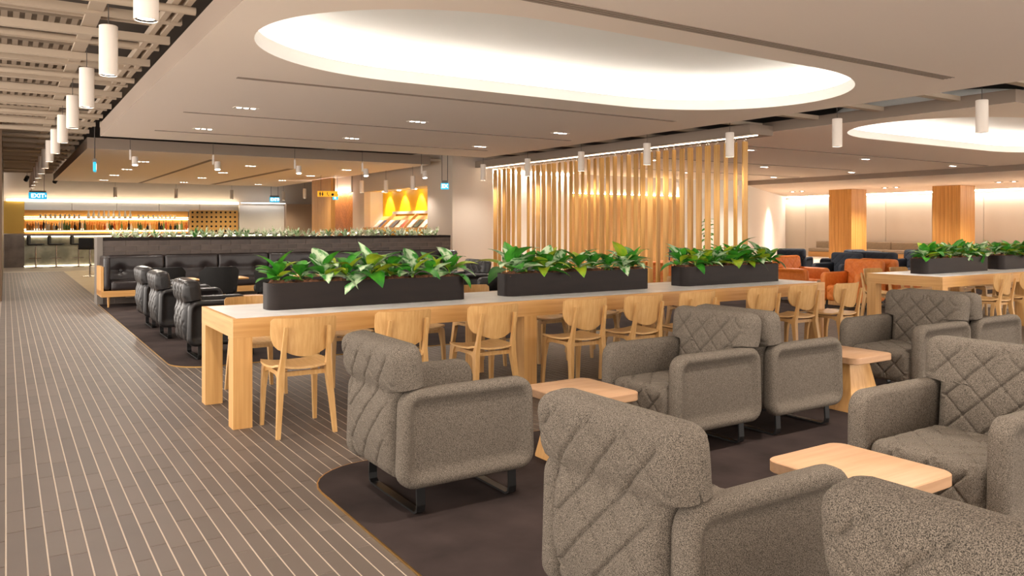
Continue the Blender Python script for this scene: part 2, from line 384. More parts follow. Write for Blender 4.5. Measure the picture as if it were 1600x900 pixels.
# ------------------------------------------------------------------ walls
def wall(name, a, b, z0, z1, m, label, th=.12):
    a, b = Vector((a[0], a[1])), Vector((b[0], b[1])); n = Vector((-(b - a).y, (b - a).x)).normalized() * th
    return struct(name, MB().loops([[(p.x, p.y, z) for p in (a, b, b + n, a + n)] for z in (z0, z1)]), m, label)
wall('wall_left_far', (-.06, 17.0), (-.06, 33.2), 0, 3.3, M['walnut'], 'brown timber wall end at the left picture edge')
YB = 33.3
mat('ledwash', (255, 250, 240), .4, emit=(255, 248, 236), power=18)
mat('ledbar', (255, 240, 215), .4, emit=(255, 236, 205), power=6.5)
wall('wall_back', (-4.2, YB + .12), (12.2, YB + .12), 0, 3.85, M['wall_taupe'], 'taupe wall above the lit bar shelves')
wb = lambda u, v: PY(u, v, YB)
wbw = struct('wall_back_white', MB().box((wb(373, 0)[0], YB - .10, 0), (wb(443, 0)[0], YB + .10, 2.22)), M['wall_white'], 'glowing white wall panel beside the round-holed timber panel')
obj('wash_light', MB().box((wb(374, 0)[0], YB - .34, 2.3), (wb(442, 0)[0], YB - .28, 2.33)), M['led'], wbw)  # strip added to brighten the white panel, no known fixture here
struct('wall_back_brown', MB().box((wb(444, 0)[0], YB - .30, 0), (12.2, YB + .10, 2.30)), M['wall_brown'], 'light brown wall panel between white panel and timber column')
# core block with the magazine niche: face x = 9.2, end face y = 17
XN = 9.25
n0, n1 = PX(668, 0, XN)[1], PX(569, 0, XN)[1]; zt = 2.42
cw = struct('wall_core', MB().box((XN, 17.0, 0), (XN + .2, n0, 3.3)).box((XN, n1, 0), (XN + .2, 23.6, 3.3)).box((XN, n0, 0), (XN + .2, n1, .95)).box((XN, n0, zt), (XN + .2, n1, 3.3))
            .box((XN + .2, 17.0, 0), (10.42, 17.15, 3.3)), M['wall_taupe'], 'taupe wall block holding the yellow magazine niche')
obj('niche_back', MB().box((XN + .62, n0 - .1, .5), (XN + .68, n1 + .1, 2.7)), M['yellowwall'], cw)
obj('niche_side', MB().box((XN + .2, n1, .5), (XN + .62, n1 + .05, 2.6)).box((XN + .2, n0 - .05, .5), (XN + .62, n0, 2.6)), M['wall_white'], cw)
obj('niche_top', MB().box((XN + .2, n0, zt), (XN + .62, n1, zt + .05)), M['wall_white'], cw)
for i in range(4):
    yy = n0 + (n1 - n0) * (i + .5) / 4
    obj('niche_lamp', MB().cyl((XN + .42, yy, zt - .02), (XN + .42, yy, zt), .05), M['lens'], cw)
    spot('niche_spot', (XN + .42, yy, zt - .04), 30, col=(1, .93, .75), size=84, blend=.7, rot=(0, -.34, 0), rad=.015)
wall('wall_screen', (13.9, 18.5), (10.4, 18.5), 0, 3.3, M['wall_white'], 'bright white wall behind the hanging slats')
ws = bpy.data.objects['wall_screen']; obj('wash_light', MB().box((10.5, 18.22, 2.82), (13.8, 18.30, 2.88)), M['ledwash'], ws)
ww = wall('wall_timber', (18.5, 18.5), (13.9, 18.5), 0, 2.3, M['oak_z'], 'timber-lined wall glowing behind the hanging slats')
obj('wash_light', MB().box((13.9, 18.30, 2.32), (18.5, 18.36, 2.35)), M['ledwarm'], ww)
obj('header', MB().box((13.9, 18.38, 2.35), (18.5, 18.62, 3.3)), M['wall_taupe'], ww)
wall('wall_angled', (31.4, 24.5), (21.0, 18.0), 0, 2.78, M['wall_white'], 'plain pale wall running back at an angle beside the slat screen')
wall('wall_angled_return', (21.0, 18.0), (18.5, 18.5), 0, 3.0, M['wall_white'], 'pale return wall seen between the slats')
wr = struct('wall_right', MB().box((31.42, -4.6, 0), (31.6, 36, 2.78)), M['brickjoint'], 'pale clad wall washed with light behind the taupe bench')
cm = MB().box((31.36, 0, 0), (31.44, 1.96, 2.62)).mesh('wall_panel', M['wall_clad'], False)
for i in range(16): obj('wall_panel', cm, None, wr, (0, -4.5 + i * 1.98, 0))
obj('wash_light', MB().box((31.14, -4.5, 2.70), (31.2, 24.4, 2.745)), M['ledwash'], wr)
wall('wall_far_right', (12.2, 35.9), (34, 35.9), 0, 3.85, M['wall_taupe'], 'far taupe wall behind the core')
# timber columns
def column(x, y, s, label):
    t = thing('wood_column', label, 'column', (x, y, 0)); n = 7
    for k in range(4):
        for i in range(n):
            w_ = s / n; obj('board', MB().box((-s / 2 + i * w_ + .004, -s / 2, 0), (-s / 2 + (i + 1) * w_ - .004, -s / 2 + .02, 2.745)), M['columnwood'], t, (0, 0, 0), (0, 0, PI / 2 * k))
    obj('core', MB().box((-s / 2 + .01, -s / 2 + .01, 0), (s / 2 - .01, s / 2 - .01, 2.745)), M['hole'], t)
column(26.9, 18.05, .95, 'orange-toned timber column near the angled pale wall')
column(27.4, 14.35, .95, 'orange-toned timber column closer to the picture edge')
# wood column and herringbone wall beside the niche
t = thing('wood_column', 'pale oak column carrying the yellow restroom sign', 'column', (8.55, 23.9, 0))
for i in range(6):
    obj('board', MB().box((-.02, -.3 + i * .3, 0), (.04, -.006 + i * .3, 2.88)), M['oak_z'], t)
obj('end_board', MB().box((.04, -.3, 0), (.12, -.27, 2.88)), M['oak_z'], t)
hw = struct('wall_herringbone', MB().box((9.3, 23.6, 0), (9.45, 25.9, 2.45)), M['walnut'], 'warm herringbone timber wall beside the oak column')
hbs = []
for sg_ in (-1, 1):                              # slanting boards with upright ends, mirrored column by column
    e = .3; q_ = .112; hbs.append(MB().loops([[(x_, -e, -sg_ * e - q_), (x_, e, sg_ * e - q_), (x_, e, sg_ * e + q_), (x_, -e, -sg_ * e + q_)] for x_ in (-.006, .008)]).mesh('herringbone_board', M['herring'], False))
for i in range(13):
    for j in range(4): obj('herringbone_board', hbs[j % 2], None, hw, (9.292, 23.92 + j * .605, -.1 + i * .23))
obj('wash_light', MB().box((9.10, 23.65, 2.44), (9.14, 25.8, 2.47)), M['ledwash'], hw)
struct('wall_herringbone_top', MB().box((9.2, 23.6, 2.45), (9.5, 26.2, 3.3)), M['wall_taupe'], 'taupe wall above the herringbone panel')
wall('wall_core_far', (9.6, 25.9), (12.2, 33.3), 0, 3.3, M['wall_taupe'], 'taupe wall running back towards the bar')

# ------------------------------------------------------------------ long dining tables
TZ = .744
def long_table(x0, x1, y0, y1, legs, label):
    t = thing('dining_table', label, 'table', (0, 0, 0))
    ap = .13
    PC = lambda nm, a, b, m: obj(nm, MB().box(a, b), m, t)
    PC('apron', (x0, y0, TZ - ap), (x1, y0 + .03, TZ - .004), M['oak_x']); PC('apron', (x0, y1 - .03, TZ - ap), (x1, y1, TZ - .004), M['oak_x'])
    PC('apron', (x0, y0 + .03, TZ - ap), (x0 + .03, y1 - .03, TZ - .004), M['oak_y']); PC('apron', (x1 - .03, y0 + .03, TZ - ap), (x1, y1 - .03, TZ - .004), M['oak_y'])
    b = .028
    obj('top_border', MB().box((x0, y0, TZ - .004), (x1, y0 + b, TZ)).box((x0, y1 - b, TZ - .004), (x1, y1, TZ)).box((x0, y0 + b, TZ - .004), (x0 + b, y1 - b, TZ)).box((x1 - b, y0 + b, TZ - .004), (x1, y1 - b, TZ)), M['oak_x'], t)
    obj('top_board', MB().box((x0 + .03, y0 + .03, TZ - .04), (x1 - .03, y1 - .03, TZ - .003)), M['greygrout'], t)
    tl = MB(); rows = 13; rw = (y1 - y0 - 2 * b) / rows
    for r in range(rows):
        x = x0 + b - (0 if r % 2 else .15)
        while x < x1 - b:
            a, c_ = max(x, x0 + b), min(x + .3, x1 - b)
            if c_ - a > .01: tl.box((a + .001, y0 + b + r * rw + .0016, TZ - .006), (c_ - .001, y0 + b + (r + 1) * rw - .0016, TZ))
            x += .3
    o = obj('top_tiles', tl.mesh('top_tiles', M['whitetile'], False), None, t); o['kind'] = 'stuff'; o['label'] = 'narrow glossy white tiles with grey joints'
    L = .13
    for lx in legs:
        for ly in (y0, y1 - L):
            obj('leg', MB().box((lx + .0015, ly + .0015, 0), (lx + L - .0015, ly + L - .0015, TZ - ap if x0 + .01 < lx < x1 - L - .01 else TZ - .0045)), M['oak_z'], t)
    return t
TY0, TY1 = 5.42, 6.42
long_table(1.28, 7.66, TY0, TY1, (1.279, 3.63, 5.85, 7.531), 'very long oak table with white tiled top and three planters on it')
long_table(9.6, 16.0, 5.16, 6.16, (9.599, 11.68, 15.871), 'second long oak table with white tiled top, partly behind a grey armchair')

# ------------------------------------------------------------------ planters and plants
def leaf_mesh(L, W, bend, m):
    mb = MB(); n = 8; pts = []
    for i in range(n + 1):
        s_ = i / n; a = bend * s_
        x = L * (math.sin(a) / bend if bend > .01 else s_); z = -L * ((1 - math.cos(a)) / bend if bend > .01 else 0)
        wv = W * .5 * (.10 + .9 * max(0, math.sin(PI * min(1, max(0, (s_ - .12) / .88)) ** .85))) if s_ < .999 else .001
        if s_ < .15: wv = .004
        pts.append([(x, -wv, z + wv * .35), (x, 0, z - wv * .12), (x, wv, z + wv * .35)])
    vs = [p for r in pts for p in r]
    fs = [(i * 3 + j, (i + 1) * 3 + j, (i + 1) * 3 + j + 1, i * 3 + j + 1) for i in range(n) for j in range(2)]
    return mb.add(vs, fs).mesh('leaf', m)
LEAVES = {k: [leaf_mesh(.21, .075, 1.1, M[k]), leaf_mesh(.17, .07, .7, M[k]), leaf_mesh(.24, .07, 1.6, M[k])] for k in ('leaf_green', 'leaf_pale', 'leaf_lime')}
stem_me = MB().cyl((0, 0, -.02), (0, 0, .07), .012, .007, 6).mesh('stem', M['leaf_lime'])
def leafy_plant(loc, h, label, group, n=13, spread=1.0):
    t = thing('leafy_plant', label, 'plant', loc, random.random() * 6.28, group)
    obj('stem', stem_me, None, t)
    for k in range(n):
        q = k / n; el = math.radians(24 + 60 * q + random.uniform(-10, 10)); az = k * 2.4 + random.uniform(-.3, .3)
        kind = random.choices(('leaf_green', 'leaf_pale', 'leaf_lime'), (5, 3, 1.6))[0]
        sc = h / .25 * random.uniform(.8, 1.12)
        obj('leaf', random.choice(LEAVES[kind]), None, t, (0, 0, .015 + .05 * q), (random.uniform(-.3, .3), -el, az), (sc, sc * spread, sc))
    return t
PW, PH = .24, .20
soil_cache = {}
def planter_box(x0, x1, yc, z, label, group):
    t = thing('planter_box', label, 'planter', ((x0 + x1) / 2, yc, z), 0, group); L = x1 - x0
    R = lambda ins, zz: [(p[0], p[1], zz) for p in rrect(-L / 2 + ins, L / 2 - ins, -PW / 2 + ins, PW / 2 - ins, max(.02, .085 - ins), 8)]
    obj('shell', MB().loops([R(0, 0), R(0, PH), R(.008, PH), R(.008, PH - .05)], True, False), M['planter'], t)
    mb = MB(); rnd = random.Random(int(x0 * 100)); nx, ny = 60, 8
    def zz(i, j): return PH + .002 + rnd.uniform(-.008, .014) + .010 * math.sin(i * .7) - (.022 if j in (0, ny) or i in (0, nx) else 0)
    pts = [[(-L / 2 + .03 + (L - .06) * i / nx, -PW / 2 + .012 + (PW - .024) * j / ny * 1.0, zz(i, j)) for j in range(ny + 1)] for i in range(nx + 1)]
    vs = [p for r in pts for p in r]; fs = [(i * (ny + 1) + j, (i + 1) * (ny + 1) + j, (i + 1) * (ny + 1) + j + 1, i * (ny + 1) + j + 1) for i in range(nx) for j in range(ny)]
    o = obj('bark_mulch', mb.add(vs, fs).mesh('bark_mulch', M['soil'], False), None, t)
    return t
pls = [(1.63, 3.31, 'first planter', TZ), (3.72, 5.42, 'second planter', TZ), (5.88, 7.42, 'third planter', TZ)]
for i, (a, b, nm, z) in enumerate(pls):
    planter_box(a, b, 5.93, z, 'dark brown oblong planter on the long table, %s from the aisle' % ORD[i], 'planters on the tables')
    n = 9; hs = [.20, .17, .24, .21, .30, .21, .23, .20, .22]
    for k in range(n):
        leafy_plant((a + .10 + (b - a - .2) * k / (n - 1), 5.93 + random.uniform(-.04, .04), z + PH - .012), hs[(k + 4 * i) % n] * 1.36,
                    'variegated green plant, %s from the aisle in the long table\'s %s' % (ORD[k], nm), 'plants in the table planters', 15, 1.35)
for i, (a, b) in enumerate(((9.98, 11.62), (11.98, 13.6))):
    planter_box(a, b, 5.70, TZ, 'dark brown oblong planter on the second table, %s from its near end' % ORD[i], 'planters on the tables')
    for k in range(10):
        leafy_plant((a + .09 + (b - a - .18) * k / 9, 5.70 + random.uniform(-.05, .05), TZ + PH - .012), random.uniform(.25, .31),
                    'bushy green plant, %s in the %s planter on the second table' % (ORD[k], ORD[i]), 'plants in the table planters', 15, 1.35)

# ------------------------------------------------------------------ dining chairs (front = +y)
def dining_chair():
    t = thing('dining_chair', 'x', 'chair', (0, 0, 0), 0, 'oak dining chairs')
    def seat(u, v):
        a = -1 + 2 * u; b = -1 + 2 * v
        r = 1 - .10 * max(0, abs(b) - .55) ** 1.2 * 2 - (.10 if b < 0 else 0) * abs(b)
        x = a * .215 * r; y = b * .205 * (1 - .09 * abs(a) ** 3); z = .428 + .022 * abs(a) ** 2.2 - .012 * (1 - b * b) - .02 * max(0, b - .7) + (.006 if b < -.8 else 0)
        return (x, y, z)
    obj('seat', MB().shell(seat, 14, 14, lambda u, v: (0, 0, .014)), M['chairwood_y'], t)
    def back(u, v):
        a = -1 + 2 * u
        if v < .6: q = 1 - v / .6; hw = .12 + .098 * (1 - q ** 2.2) ** .5
        else: hw = .218
        if v > .92: hw -= .018 * ((v - .92) / .08) ** 2.5
        x = a * hw; z = .545 + .227 * v - (.03 * max(0, .35 - v) / .35 * (1 - a * a)) ; y = -.215 - .035 * v + .075 * (x / .218) ** 2
        return (x, y, z)
    obj('backrest', MB().shell(back, 16, 12, lambda u, v: (0, .014, 0)), M['chairwood_z'], t)
    for s in (-1, 1):
        obj('leg', MB().sweep([(s * .188, -.228, 0), (s * .172, -.205, .22), (s * .158, -.178, .40), (s * .15, -.20, .50), (s * .142, -.246, .715)],
                              [(.013, .014), (.017, .019), (.020, .026), (.015, .015), (.011, .011)]), M['chairwood_z'], t)
        obj('leg', MB().sweep([(s * .185, .205, 0), (s * .178, .19, .26), (s * .170, .17, .40), (s * .165, .16, .432)], [(.012, .013), (.016, .018), (.020, .028), (.020, .034)]), M['chairwood_z'], t)
        obj('side_rail', MB().sweep([(s * .158, -.17, .375), (s * .158, -.17, .425)], [(.011, .02)] * 2).loops([[(s * .165 - .011, yv, z0), (s * .165 + .011, yv, z0), (s * .165 + .011, yv, .424), (s * .165 - .011, yv, .424)] for yv, z0 in ((-.17, .372), (-.10, .396), (.08, .396), (.16, .375))]), M['chairwood_z'], t)
    obj('cross_rail', MB().box((-.15, -.165, .385), (.15, -.145, .415)), M['chairwood_z'], t); obj('cross_rail', MB().box((-.16, .135, .385), (.16, .155, .415)), M['chairwood_z'], t)
    return t
dc = dining_chair(); first = [True]
def place_chair(x, y, rz, label):
    if first[0]:
        first[0] = False; dc.location = (x, y, 0); dc.rotation_euler = (0, 0, rz); dc['label'] = label; return dc
    return dup(dc, label, (x, y, 0), rz)
for i, x in enumerate((1.66, 2.37, 3.13, 4.02, 4.66, 5.32, 6.22, 6.84, 7.45)):
    place_chair(x, 5.18 if i == 8 else 5.25, random.uniform(-.05, .05), 'pale oak chair on the armchair side of the long table, %s from the aisle' % ORD[i])
for i, x in enumerate((1.74, 2.5, 3.2, 3.92, 4.62, 5.3, 6.05, 6.76)):
    place_chair(x, 6.67 if i in (3, 6) else 6.58, PI + random.uniform(-.05, .05), 'pale oak dining chair on the far side of the long table, %s from the aisle' % ORD[i])
for i, x in enumerate((10.45, 11.1, 12.1, 12.75)):
    place_chair(x, 5.03, random.uniform(-.05, .05), 'pale oak chair on the near side of the second table, %s from its end' % ORD[i])
for i, x in enumerate((10.22, 10.85, 11.4, 12.1, 12.8, 13.5)):
    place_chair(x, 6.30, PI + random.uniform(-.05, .05), 'pale oak chair behind the second table, %s from its near end' % ORD[i])

# ------------------------------------------------------------------ quilted armchairs (front = +x)
def quilt(s_, dep, ax, zo=0):                    # long diagonal seams, crossed by fainter ones
    def f(p, n):
        k = max(range(3), key=lambda i: abs(n[i]))
        if k not in ax or abs(n[k]) < .55: return 0
        a, b = (p[1], p[2] + zo) if k == 0 else (p[1], -p[0] + zo)
        c1 = ((a + b) / s_) % 1; c2 = ((a - b) / s_ + .5) % 1; c1 = min(c1, 1 - c1); c2 = min(c2, 1 - c2)
        if (k == 0 and n[0] > 0) or k == 2: c1, c2 = c2, c1
        fade = (abs(n[k]) - .55) / .45
        return (-dep * math.exp(-(c1 / .05) ** 2) - dep * .7 * math.exp(-(c2 / .045) ** 2) + dep * .2 * min(1, min(c1, c2) / .25)) * fade
    return f
def armchair(fab, label, step):
    t = thing('armchair', label, 'armchair', (0, 0, 0), 0)
    qs = quilt(.16, .012, (0, 2), .02); qb = quilt(.165, .011, (0,), .0)
    for s in (-1, 1):
        out, inn = s * .352, s * .258
        def ring(ins, yv):
            r = []
            for x, z in rrect(-.362 + ins, .372 - ins, .145 + ins, .605 - ins, max(.018, .085 - ins * .75), 6):
                r.append((x * (1 + .09 * (.40 - z)) + .012, yv, z))
            return r
        d = s
        L = [ring(.105, out - d * .030), ring(.085, out - d * .030), ring(.068, out - d * .024), ring(.052, out - d * .010), ring(.040, out - d * .002), ring(.028, out), ring(.012, out - d * .006), ring(.002, out - d * .020), ring(0, out - d * .035),
             ring(0, inn + d * .03), ring(.008, inn + d * .01), ring(.025, inn)]
        obj('arm', MB().loops(L), fab, t)
    obj('seat', MB().rbox((.085, 0, .275), (.56, .512, .25), .05, step, qs), fab, t)
    def tee(o):                                  # narrow between the arms, wide head above them, a waist and a fuller lower back
        f = min(1, max(0, (o.z - .098) / .014)); f = f * f * (3 - 2 * f)
        x = o.x
        if x < 0: x += .022 * math.exp(-((o.z - .09) / .05) ** 2) - .028 * math.exp(-((o.z + .13) / .14) ** 2)
        return (x, o.y * (.506 + (.668 - .506) * f) / .668, o.z)
    obj('backrest', MB().rbox((0, 0, 0), (.175, .668, .645), .062, step, qb, tee), fab, t, (-.285, 0, .492), (0, -.10, 0))
    for x in (-.225, .285):
        L = [(-.285, .165), (-.292, .05), (-.285, .018), (-.26, .004), (.26, .004), (.285, .018), (.292, .05), (.285, .165)]; th = .010
        I = [(-.275, .165), (-.281, .055), (-.276, .026), (-.256, .014), (.256, .014), (.276, .026), (.281, .055), (.275, .165)]
        mb = MB()
        for k in range(7):
            a, b, c_, d_ = L[k], L[k + 1], I[k + 1], I[k]
            mb.add([(xx, p[0], p[1]) for xx in (x - .022, x + .022) for p in (a, b, c_, d_)], [(0, 1, 5, 4), (3, 7, 6, 2), (0, 3, 2, 1), (4, 5, 6, 7)])
        obj('sled_leg', mb.mesh('sled_leg', M['blacksteel'], False), None, t)
    return t
ac = {}
def place_arm(kind, x, y, rz, label, group):
    if kind not in ac:
        ac[kind] = armchair(M['fab_' + kind], label, .0085 if kind == 'grey' else .016); a = ac[kind]
        a.location = (x, y, .009); a.rotation_euler = (0, 0, rz); a['group'] = group; return a
    return dup(ac[kind], label, (x, y, .009), rz, group)
GA = 'grey quilted armchairs'
place_arm('grey', 1.86, 3.60, 0, 'grey tweed armchair by the carpet corner, its whole side facing us', GA)
place_arm('grey', 3.62, 3.60, PI, 'grey tweed armchair facing the aisle, back to back with another before the long table', GA)
place_arm('grey', 4.42, 3.60, 0, 'grey tweed armchair turned away, its back against the one facing the aisle', GA)
place_arm('grey', 6.14, 3.60, PI, 'grey tweed armchair behind the middle coffee table, showing its quilted front', GA)
place_arm('grey', 6.94, 3.60, 0, 'grey tweed armchair cut by the picture edge, behind another armchair', GA)
place_arm('grey', 1.88, 1.84, 0, 'large foreground grey armchair seen from behind with arm pointing at coffee table', GA)
place_arm('grey', 3.63, 1.84, PI, 'grey tweed armchair behind the nearest coffee table, facing us', GA)
place_arm('grey', 1.86, .74, 0, 'nearest grey armchair, only its quilted headrest showing at the bottom corner', GA)
BL = 'black leather armchairs'
for i, y_ in enumerate((8.66, 10.42, 11.62)):
    place_arm('black', 1.88, y_, 0, 'black leather armchair along the aisle edge, %s beyond the long table' % ORD[i], BL)
place_arm('black', 3.62, 10.42, PI, 'black leather armchair facing the aisle, seen through the first planter', BL)
place_arm('black', 4.42, 10.42, 0, 'black leather armchair back to back with another behind the first planter', BL)
place_arm('black', 3.62, 8.90, PI, 'black leather armchair just beyond the long table, hidden mostly by the first planter', BL)
place_arm('black', 6.25, 9.70, PI, 'black leather armchair seen between the first and second planters, nearer one', BL)
place_arm('black', 6.20, 11.1, PI, 'black leather armchair seen between the first and second planters, farther one', BL)
OR_ = 'orange leather armchairs'
place_arm('orange', 12.15, 9.1, -PI / 2, 'orange leather armchair facing the camera, beside the third planter', OR_)
place_arm('orange', 11.55, 7.65, PI, 'orange leather armchair facing the aisle behind the second table, nearer one', OR_)
place_arm('orange', 12.5, 7.62, 0, 'orange leather armchair behind the second table, next to its planter', OR_)
place_arm('orange', 11.9, 12.3, PI / 2 + .4, 'orange leather armchair glimpsed between the hanging slats', OR_)
NV = 'navy armchairs'
for i, (x, y_, r) in enumerate(((14.2, 9.75, PI), (15.1, 9.55, PI), (16.2, 12.3, .4), (16.5, 11.2, PI / 2), (16.2, 10.2, 0), (17.3, 10.0, PI), (14.4, 14.3, .8))):
    place_arm('navy', x, y_, r, 'dark navy armchair in the far lounge, %s counting from the orange chairs' % ORD[i], NV)

# ------------------------------------------------------------------ coffee tables
def coffee_table(x, y, label, first_=[None]):
    if first_[0]: return dup(first_[0], label, (x, y, .009))
    t = thing('coffee_table', label, 'coffee table', (x, y, .009), 0, 'oak coffee tables'); first_[0] = t
    R = lambda i, z: [(p[0], p[1], z) for p in rrect(-.24 + i, .24 - i, -.265 + i, .265 - i, .06, 6)]
    obj('table_top', MB().loops([R(.004, .362), R(0, .366), R(0, .406), R(.004, .410)]), M['tabletop_pale'], t)
    B = lambda hx, hy, z: [(p[0], p[1], z) for p in rrect(-hx, hx, -hy, hy, .012, 2)]
    obj('pedestal', MB().loops([B(.19, .20, 0), B(.19, .20, .012), B(.12, .135, .362)]), M['oak_z'], t)
    return t
coffee_table(2.82, 3.62, 'oak coffee table between two facing armchairs nearest the aisle')
coffee_table(5.34, 3.62, 'oak coffee table with flared pedestal between the middle armchairs')
coffee_table(2.84, 1.86, 'oak coffee table with rounded corners in the foreground')
coffee_table(2.75, 10.8, 'oak coffee table among the black armchairs behind the tiled table end')
coffee_table(12.15, 8.35, 'low oak coffee table before the orange armchair facing us')

# ------------------------------------------------------------------ half wall, its plants, the banquettes, tub chairs
HX0, HX1, HY = 1.36, 8.30, 15.34
hwl = thing('planted_half_wall', 'low dark tiled wall topped with a row of pale plants', 'half wall', (0, 0, 0))
obj('core', MB().box((HX0 + .06, HY + .014, 0), (HX1, HY + .45, 1.11)), M['brickjoint'], hwl)
obj('cap', MB().box((HX0 + .06, HY - .004, 1.11), (HX1, HY + .03, 1.165)).box((HX0 + .06, HY + .42, 1.11), (HX1, HY + .45, 1.165)).box((HX1 - .03, HY + .03, 1.11), (HX1, HY + .42, 1.165)), M['planter'], hwl)
obj('end_post', MB().box((HX0 - .03, HY - .02, 0), (HX0 + .06, HY + .47, 1.17)), M['signgrey'], hwl)
BL_, BH = .36, .092; bks = {}
def brick(L):
    L = round(L, 2)
    if L not in bks: bks[L] = MB().box((.0025, 0, .0025), (L - .0025, .016, BH - .0025)).mesh('brick', M['darkbrick'], False)
    return bks[L]
for r_ in range(12):
    z = 1.108 - (r_ + 1) * BH; x = HX0 + .062; n = 0
    while x < HX1 - .02:
        L = min(BL_ / 2 if (r_ % 2 and n == 0) else BL_, HX1 - x); obj('brick', brick(L), None, hwl, (x, HY, z)); x += L; n += 1
        if r_ > 3 and n >= 1 + (r_ % 2): break       # lower down the sofa covers the wall
o = obj('planting_soil', MB().box((HX0 + .06, HY + .03, 1.10), (HX1 - .03, HY + .42, 1.13)), M['soil'], hwl)
vars_ = []
for v_ in range(4):
    mb = MB(); rnd = random.Random(v_)
    for k in range(18):
        az = k * 2.4 + rnd.random(); el = math.radians(rnd.uniform(20, 75)); L = rnd.uniform(.14, .24); wd = rnd.uniform(.012, .022)
        d = Vector((math.cos(az) * math.cos(el), math.sin(az) * math.cos(el), math.sin(el))); sd = Vector((-math.sin(az), math.cos(az), 0))
        p0 = d * .01; p1 = d * L * .5; p2 = d * L + Vector((0, 0, -L * .12))
        mb.add([p0 - sd * wd * .6, p0 + sd * wd * .6, p1 + sd * wd, p1 - sd * wd, p2], [(0, 1, 2, 3), (3, 2, 4)])
    vars_.append([mb.mesh('tufted_plant', M[k_], False) for k_ in ('leaf_ivory', 'leaf_pale')])
npl = 40
for i in range(npl):
    o = obj('tufted_plant', vars_[i % 4][0 if random.random() < .7 else 1], None, None, (HX0 + .28 + (HX1 - HX0 - .5) * i / (npl - 1), HY + .22 + random.uniform(-.09, .09), 1.14), (0, 0, random.random() * 6.28), random.uniform(1.0, 1.35))
    tag(o, 'pale spiky tufted plant on the dark half wall, %s from the aisle' % nth(i), 'plant', 'tufted plants on the half wall')
def banquette(label):
    t = thing('banquette_sofa', label, 'sofa', (0, 0, .0095)); x0, n, mw = 1.46, 7, .925
    for k in range(n):
        xa = x0 + k * mw
        def bdisp(p, nn):
            if abs(nn[1]) < .6: return 0
            d = min(math.hypot(p[0] - bx, p[2] + .02) for bx in (-.24, .24)); return -.05 * math.exp(-(d / .07) ** 2) - .01 * math.exp(-(abs(p[2] + .02) / .03) ** 2)
        b = obj('back_cushion', MB().rbox((0, 0, 0), (mw - .006, .20, .50), .045, .04, bdisp), M['leather'], t, (xa + mw / 2, HY - .13, .60), (-.06, 0, 0))
        for s in (-.24, .24): obj('button', MB().lathe([(.0, -.016), (.026, -.012), (.034, 0), (.026, .012), (.0, .016)], 10), M['leather'], b, (s, -.065, -.02), (PI / 2, 0, 0))
        obj('seat_cushion', MB().rbox((0, 0, 0), (mw - .006, .62, .16), .04, .06), M['leather'], t, (xa + mw / 2, HY - .52, .36))
    x1 = x0 + n * mw
    obj('side_arm', MB().rbox((0, 0, 0), (.10, .72, .55), .04, .06), M['leather'], t, (x0 - .05, HY - .46, .57))
    obj('side_arm', MB().rbox((0, 0, 0), (.10, .72, .55), .04, .06), M['leather'], t, (x1 + .05, HY - .46, .57))
    obj('end_panel', MB().box((x0 - .14, HY - .80, .20), (x0 - .10, HY - .06, .68)), M['oak_z'], t)
    obj('plinth', MB().box((x0 - .14, HY - .84, .18), (x1 + .1, HY - .06, .28)), M['oak_x'], t)
    for k in range(8):
        obj('leg', MB().cyl((x0 - .02 + k * .93, HY - .72, 0), (x0 - .02 + k * .93, HY - .72, .18), .016, .024), M['oak_z'], t)
    return t
bq = banquette('long black leather banquette with tufted buttons against the dark tiled wall')
dup(bq, 'banquette on the bar side of the half wall, only its wooden end showing', (9.72, HY * 2 + .45 + .02, 0), PI)
def tub_chair():
    t = thing('tub_chair', 'x', 'chair', (0, 0, 0), 0, 'black tub chairs')
    def back(u, v):
        a = (-1 + 2 * u) * 1.35; rx = .27 + .035 * v; return (math.sin(a) * rx, -math.cos(a) * (.24 + .03 * v) - .02, .34 + .40 * v - .10 * max(0, abs(-1 + 2 * u) - .55) * 2 * v)
    obj('back_shell', MB().shell(back, 18, 6, lambda u, v: (-math.sin((-1 + 2 * u) * 1.35) * .05, math.cos((-1 + 2 * u) * 1.35) * .05, 0)), M['fab_tub'], t)
    obj('seat', MB().rbox((0, .02, .38), (.46, .46, .12), .05, .06), M['fab_tub'], t)
    for sx in (-1, 1):
        for sy in (-1, 1): obj('leg', MB().cyl((sx * .20, sy * .18, 0), (sx * .17, sy * .15, .34), .012, .018), M['blacksteel'], t)
    return t
tb = tub_chair(); tb.location = (2.75, 12.6, .009); tb['label'] = 'black tub chair with its broad back to us, in front of the banquette'
dup(tb, 'black tub chair partly hidden behind the first planter, before the banquette', (3.52, 12.4, .009))
dup(tb, 'black tub chair nearest the aisle, tucked behind the row of black armchairs', (2.02, 12.85, .009))
for i, x in enumerate((2.38, 3.15, 4.4)):
    t = thing('bistro_table', 'small oak table before the banquette, %s from the aisle' % ORD[i], 'table', (x, 13.55, .009), 0, 'small tables before the banquette')
    obj('table_top', MB().rbox((0, 0, .49), (.5, .5, .03), .012, .1), M['oak_x'], t)
    obj('post', MB().cyl((0, 0, .02), (0, 0, .475), .025), M['blacksteel'], t)
    obj('base', MB().lathe([(.2, 0), (.2, .012), (.03, .03)], 20), M['blacksteel'], t)
